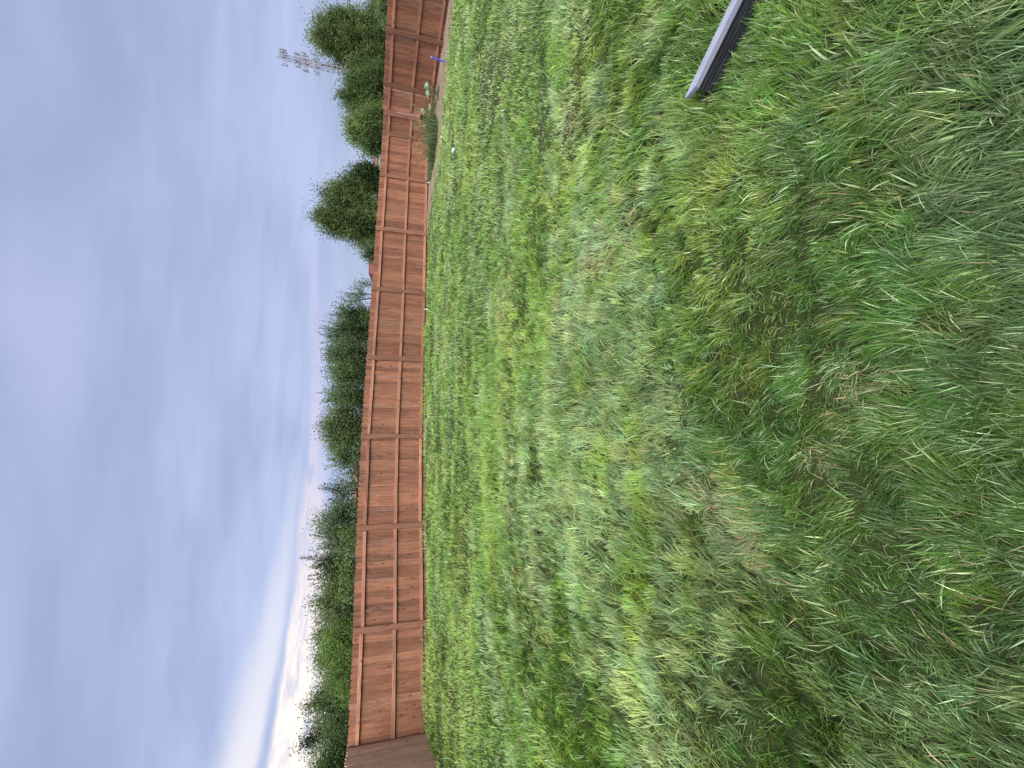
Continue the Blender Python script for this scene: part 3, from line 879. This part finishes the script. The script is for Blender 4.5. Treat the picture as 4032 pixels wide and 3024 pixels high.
building('flat_roofed_building', 'cream building with a red-edged flat roof, left of the round-topped tree', (p[0] + q[0]) / 2, 63.0, q[0] - p[0], 6.0, p[2], .36, M_cream, M_red)
p = at_depth(1471, 690, 55.0); q = at_depth(1471, 560, 55.0)
building('brown_roofed_building', 'grey-green building with a brown roof edge, between the round-topped and light green trees', (p[0] + q[0]) / 2, 58.5, q[0] - p[0], 7.0, p[2], .42, M_grey, M_brown)
p = at_depth(1362, 2010, 34.0); q = at_depth(1362, 1830, 34.0)
building('salmon_house', 'pale salmon house glimpsed through the thin tree leaves', (p[0] + q[0]) / 2, 37.0, q[0] - p[0], 6.0, p[2] - .1, .7, M_salmon, M_brown, 0, True)

# ------------------------------------------------------------------ radio mast
def mast():
    D = 150.0
    top = at_depth(1116, 226, D)
    zb = float(G(top[0], D)); H = top[2] - zb
    root = tag(empty('radio_mast', (top[0], D, zb), .45), 'tall red and grey lattice radio mast with antenna clusters behind the tallest tree', 'mast')
    Mr = plain('mast_red', (.40, .27, .255), .7); Mg = plain('mast_grey', (.33, .345, .37), .7)  # mast and antenna colours paled, with distance haze painted in
    Ma = plain('antenna_grey', (.25, .265, .285), .6); Md = plain('cable_dark_red', (.17, .045, .04), .6)
    w_top, w_bot = 1.6, 4.6
    def wd(z): return w_bot + (w_top - w_bot) * (z / H)
    n = 26; zs = [H * (1 - (1 - i / n) ** 1.0) for i in range(n + 1)]
    cor = [(math.cos(a), math.sin(a)) for a in (math.pi / 2, math.pi / 2 + 2.0944, math.pi / 2 + 4.18879)]
    for c in cor:
        b = MB()
        for i in range(n):
            z0, z1 = zs[i], zs[i + 1]
            r0, r1 = wd(z0) * .577, wd(z1) * .577
            b.tube([(c[0] * r0, c[1] * r0, z0), (c[0] * r1, c[1] * r1, z1)], .08, 5, mi=(i // 4) % 2, cap=False)
        link('leg', b.mesh('leg', [Mg, Mr]), root)
    for i in range(n):
        b = MB(); z0, z1 = zs[i], zs[i + 1]; r0, r1 = wd(z0) * .577, wd(z1) * .577
        for k in range(3):
            c, d = cor[k], cor[(k + 1) % 3]
            b.tube([(c[0] * r0, c[1] * r0, z0), (d[0] * r1, d[1] * r1, z1)], .045, 4, cap=False)
            b.tube([(d[0] * r0, d[1] * r0, z0), (c[0] * r1, c[1] * r1, z1)], .045, 4, cap=False)
            b.tube([(c[0] * r1, c[1] * r1, z1), (d[0] * r1, d[1] * r1, z1)], .045, 4, cap=False)
        link('brace', b.mesh('brace', [Mr if (i // 4) % 2 else Mg]), root)
    b = MB(); b.box((0, 0, 0), (.28, .18, 1.7)); am = b.mesh('antenna', [Ma])
    b = MB(); b.box((0, 0, 0), (.24, .18, .8)); am2 = b.mesh('radio_unit', [Ma])
    for lv, (dz, rad, na, arms) in enumerate(((-.2, 1.9, 4, 3), (-4.4, 1.4, 2, 3), (-6.9, 2.1, 3, 3), (-10.4, 2.1, 2, 3), (-20, 1.7, 2, 2), (-27, 1.9, 2, 2))):
        z = H + dz
        for k in range(arms):
            a = k * 2 * math.pi / 3 + .35 * lv * .3
            ca, sa = math.cos(a), math.sin(a)
            b = MB()
            ext = wd(z) * .25
            for off in (-.5, .5):
                b.tube([(ca * ext - sa * off, sa * ext + ca * off, z + off), (ca * (rad + ext * .3) - sa * off, sa * (rad + ext * .3) + ca * off, z + off)], .06, 4)
            rr_ = rad + ext * .3
            for off in (-.55, .55):
                b.tube([(ca * rr_ - sa * 1.3, sa * rr_ + ca * 1.3, z + off), (ca * rr_ + sa * 1.3, sa * rr_ - ca * 1.3, z + off)], .06, 4)
            arm = link('antenna_arm', b.mesh('antenna_arm', [Ma]), root)
            for q in range(na):
                t = (q - (na - 1) / 2) * 2.4 / max(1, na - 1)
                o = link('antenna', am, arm); o.location = (ca * (rr_ + .2) - sa * t, sa * (rr_ + .2) + ca * t, z + .15); o.rotation_euler = (0, 0, a + math.pi / 2)
                if q % 2 == 0:
                    o = link('radio_unit', am2, arm); o.location = (ca * (rr_ - .35) - sa * t, sa * (rr_ - .35) + ca * t, z - .1); o.rotation_euler = (0, 0, a + math.pi / 2)
    for k in range(4):
        b = MB(); x, y = (k - 1.5) * .35, .35
        b.tube([(x, y, H + .5), (x, y, H + 2.6 - .5 * (k % 2))], .045, 4); link('whip_antenna', b.mesh('whip_antenna', [Ma]), root)
    b = MB(); b.box((.55, -.15, H - 15.8), (.55, .14, 8.0)); link('cable_run', b.mesh('cable_run', [Md]), root)
mast()

# ------------------------------------------------------------------ weeds and small things in the soil bed
def ribbon_tuft(name, label, base, n, hgt, spread, c1, c2, cat, seeds=0, width=.012, group=None):
    z = float(GB(*base)) + .02
    root = tag(empty(name, (base[0], base[1], z)), label, cat, group)
    ks = 4; Vv = np.empty((n, 7, 3)); cc = np.empty((n, 7, 3))
    for i in range(n):
        a = rng.uniform(0, 6.283); r0 = spread * .55 * math.sqrt(rng.random()); a0 = rng.uniform(0, 6.283)
        p = np.array((r0 * math.cos(a0) * 1.3, r0 * math.sin(a0), 0)); L = hgt * rng.uniform(.5, 1.15)
        b0, b1 = rng.uniform(0, .4), rng.uniform(.5, 1.7); d = np.array((math.cos(a), math.sin(a), 0)); s = np.array((-d[1], d[0], 0))
        w = width * rng.uniform(.6, 1.3); pts = [p]
        for q in range(3):
            g = b0 + (b1 - b0) * (q + .5) / 3
            pts.append(pts[-1] + (d * math.sin(g) + np.array((0, 0, math.cos(g)))) * L / 3)
        for q, ww in enumerate((.8, 1, .7)): Vv[i, 2 * q] = pts[q] - s * w * ww / 2; Vv[i, 2 * q + 1] = pts[q] + s * w * ww / 2
        Vv[i, 6] = pts[3]; k = rng.random()
        cc[i] = (np.array(c1) * (1 - k) + np.array(c2) * k) * rng.uniform(.7, 1.3)
    T = (np.array([(0, 1, 3), (0, 3, 2), (2, 3, 5), (2, 5, 4), (4, 5, 6)])[None] + (np.arange(n) * 7)[:, None, None]).reshape(-1, 3)
    link('blades', tri_mesh('blades', Vv.reshape(-1, 3), T, cc.reshape(-1, 3), [M_weed]), root)
    if seeds:
        P_, A_x = [], []
        b = MB()
        for i in range(seeds):
            a = rng.uniform(0, 6.283); lean = rng.uniform(.05, .5); d = np.array((math.cos(a) * math.sin(lean), math.sin(a) * math.sin(lean), math.cos(lean)))
            r0 = spread * .5 * rng.random(); s0 = np.array((r0 * math.cos(a) * 1.3, r0 * math.sin(a), 0)); L = hgt * rng.uniform(1.0, 1.55)
            e = s0 + d * L + np.array((d[0], d[1], 0)) * .2 * L
            b.tube([tuple(s0), tuple(s0 + d * L * .6), tuple(e)], [.003, .003, .002], 3, cap=False)
            m = 14; tq = rng.uniform(.78, 1.02, m)[:, None]
            P_.append(s0 + (e - s0) * tq + rng.normal(0, .008, (m, 3))); A_x.append(np.repeat(d[None], m, 0))
        P_, A_x = np.concatenate(P_), np.concatenate(A_x)
        link('seed_heads', leaf_mesh('seed_heads', P_, A_x, .045, np.array([(.42, .32, .20)]) * rng.uniform(.7, 1.3, (len(P_), 1)), .4, [M_weed]), root)['kind'] = 'stuff'
        link('stalks', b.mesh('stalks', [M_stalk]), root)['kind'] = 'stuff'
    return root
M_stalk = plain('dry_stalk', (.36, .27, .16), .8)
M_stem = plain('green_stem', (.12, .16, .06), .7)
WG = 'weeds growing in the soil bed'
def wp(x, y): return hit(x, y)[:2]
ribbon_tuft('tall_grass_clump', 'tall wild grass clump with tan seed heads against the fence corner', wp(1722, 548), 420, .62, .95, (.10, .165, .08), (.16, .225, .12), 'grass clump', 26, .014, WG)
ribbon_tuft('tall_grass_clump', 'wild grass clump with few seed heads, left neighbour of the tallest clump', wp(1716, 600), 420, .42, .6, (.09, .15, .07), (.15, .21, .10), 'grass clump', 14, .013, WG)
ribbon_tuft('tall_grass_clump', 'yellowing wild grass clump with many seed heads behind the big round leaves', wp(1724, 490), 360, .62, .45, (.10, .15, .06), (.20, .21, .09), 'grass clump', 22, .013, WG)
for (x, y, h, s, n, lb) in ((1708, 668, .26, .55, 260, 'low grassy weeds beside the small orange pot shard'),
                            (1700, 700, .22, .45, 200, 'low grassy weeds nearest the white plastic stake'),
                            (1720, 420, .22, .35, 150, 'short grassy weeds between the two broad-leaved weeds'),
                            (1737, 372, .20, .3, 120, 'short dark weeds at the foot of the broad-leaved weed by the post'),
                            (1716, 630, .30, .4, 200, 'knee-high grassy weeds right of the orange shard')):
    ribbon_tuft('low_weeds', lb, wp(x, y), n, h, s, (.08, .14, .06), (.15, .20, .09), 'weeds', 0, .014, WG)

def leaf_plate():
    """round lobed leaf with a drooping rim, ~1 m across, stem side at the origin"""
    b = MB(); n = 14; vs = [(0, .5, .06)]
    for i in range(n):
        a = 2 * math.pi * i / n - math.pi / 2; r = .5 * (1 + .08 * math.cos(5 * a)) * (.72 if i == 0 else 1)
        vs.append((math.cos(a) * r, .5 + math.sin(a) * r, .0 - .07 * (i % 2)))
    b.add(vs, [(0, 1 + i, 1 + (i + 1) % n) for i in range(n)])
    return b
def f_bl(w):
    oi = w.n('ShaderNodeObjectInfo')
    c = w.mix(oi.outputs['Random'], (.15, .25, .12), (.25, .36, .21))
    return bsdf(w, c, .6, .3)
M_broad = mat('broad_leaf', f_bl)
LPM = leaf_plate().mesh('leaf', [M_broad])
def broad_weed(label, base, n, hgt, lf, spread):
    z = float(GB(*base)) + .02
    root = tag(empty('broad_leaved_weed', (base[0], base[1], z)), label, 'weed', WG)
    for i in range(n):
        a = rng.uniform(0, 6.283); L = hgt * rng.uniform(.35, 1.0); r = spread * rng.uniform(.2, 1)
        e = (math.cos(a) * r, math.sin(a) * r, L)
        b = MB(); b.tube([(0, 0, -.02), (e[0] * .35, e[1] * .35, L * .6), e], [.006, .005, .004], 4); link('stem', b.mesh('stem', [M_stem]), root)
        o = link('leaf', LPM, root); s = lf * rng.uniform(.6, 1.25); o.scale = (s, s, s)
        o.location = e; o.rotation_euler = (rng.uniform(-.2, 1.0), rng.uniform(-.4, .4), a - math.pi / 2)
broad_weed('broad-leaved weed with pale round leaves right of the tall grass clump', wp(1732, 372), 22, .42, .15, .26)
broad_weed('broad-leaved weed with large pale leaves tucked into the right side of the grass clump', wp(1724, 470), 18, .48, .16, .26)

# bent blue pipe end
p = hit(1764, 236); M_blue = plain('blue_plastic', (.085, .13, .62), .4, .4, 0, .08)
pb = np.array((p[0] + .08, p[1] + .2)); zb = float(GB(*pb)) + .03
root = tag(empty('blue_pipe', (pb[0], pb[1], zb)), 'bent blue plastic pipe standing out of the bare soil by the fence', 'pipe')
b = MB(); pts = [(-.01 + .015 * t * t, -.05 * t, -.06 + .50 * t) for t in np.linspace(0, 1, 9)]
b.tube(pts, .024, 10); link('tube', b.mesh('tube', [M_blue], True), root)
b = MB(); e = pts[-1]; b.tube([(e[0] - .004, e[1] + .002, e[2] - .02), (e[0] + .004, e[1] - .003, e[2] + .012)], .029, 10); link('end_collar', b.mesh('end_collar', [plain('pale_blue_plastic', (.32, .38, .80), .4)], True), root)

def crumple(name, label, pos, size, m, cat, flat=.5, seed=1):
    r = random.Random(seed); import bmesh
    bm = bmesh.new(); bmesh.ops.create_icosphere(bm, subdivisions=2, radius=size)
    for v in bm.verts:
        k = r.uniform(.6, 1.25); v.co *= k; v.co.z *= flat
    me = bpy.data.meshes.new(name); bm.to_mesh(me); bm.free(); me.materials.append(m)
    o = link(name, me); o.location = pos
    return tag(o, label, cat)
M_paper = plain('white_paper', (.80, .80, .80), .8)
p = hit(1798, 596); crumple('crumpled_paper', 'crumpled white paper scrap lying on the lawn in front of the weeds', (p[0], p[1], p[2] + .085), .05, M_paper, 'paper', .6, 3)
p = hit(1746, 541); crumple('paper_scrap', 'tiny white scrap at the edge of the soil bed', (p[0], p[1], p[2] + .06), .03, M_paper, 'paper', .6, 5)
p = hit(1702, 614); zo = float(GB(p[0], p[1]))
# broken orange clay pot: an open half shell
root = tag(empty('clay_pot_shard', (p[0], p[1], zo + .02), .4), 'broken orange clay pot shard among the low weeds by the fence', 'pot shard')
b = MB(); n = 9; prof = [(.075, 0), (.095, .14), (.11, .19), (.11, .215), (.098, .215), (.083, .14), (.062, .012)]
for i in range(n + 1):
    a = math.pi * 1.15 * i / n
    for (rr_, z) in prof: b.v.append((rr_ * math.cos(a), -rr_ * math.sin(a), z))
mp = len(prof)
for i in range(n):
    for q in range(mp): b.f.append((i * mp + q, (i + 1) * mp + q, (i + 1) * mp + (q + 1) % mp, i * mp + (q + 1) % mp))
b.f += [tuple(range(mp)), tuple(n * mp + q for q in range(mp - 1, -1, -1))]; b.mi = [0] * len(b.f)
o = link('shell', b.mesh('shell', [plain('terracotta', (.52, .17, .085), .8)]), root); o.rotation_euler = (.5, .25, 0); o.location = (0, 0, .12)
def stake(label, x, y, h, tilt=0.05):
    p = hit(x, y); b = MB(); b.tube([(0, 0, -.1), (tilt * h, 0, h)], .011, 8); b.tube([(tilt * h * .92, 0, h * .92), (tilt * h * 1.05, 0, h * 1.05)], .014, 8)
    o = link('plastic_stake', b.mesh('plastic_stake', [M_paper], True)); o.location = (p[0], p[1], float(GB(p[0], p[1])))
    tag(o, label, 'stake', 'white plastic stakes by the fence')
stake('short white plastic stake at the tip of the soil bed', 1702, 722, .16)
stake('tiny white plastic stake in the grass at the middle fence bay', 1690, 1219, .13)
p = hit(1906, 226); crumple('fallen_leaf', 'small dry orange leaf lying on the lawn', (p[0], p[1], p[2] + .08), .035, plain('dry_leaf', (.50, .27, .09), .8), 'leaf', .25, 8)

# ------------------------------------------------------------------ render settings
scn.render.engine = 'CYCLES'
scn.cycles.max_bounces = 6
scn.cycles.transparent_max_bounces = 4
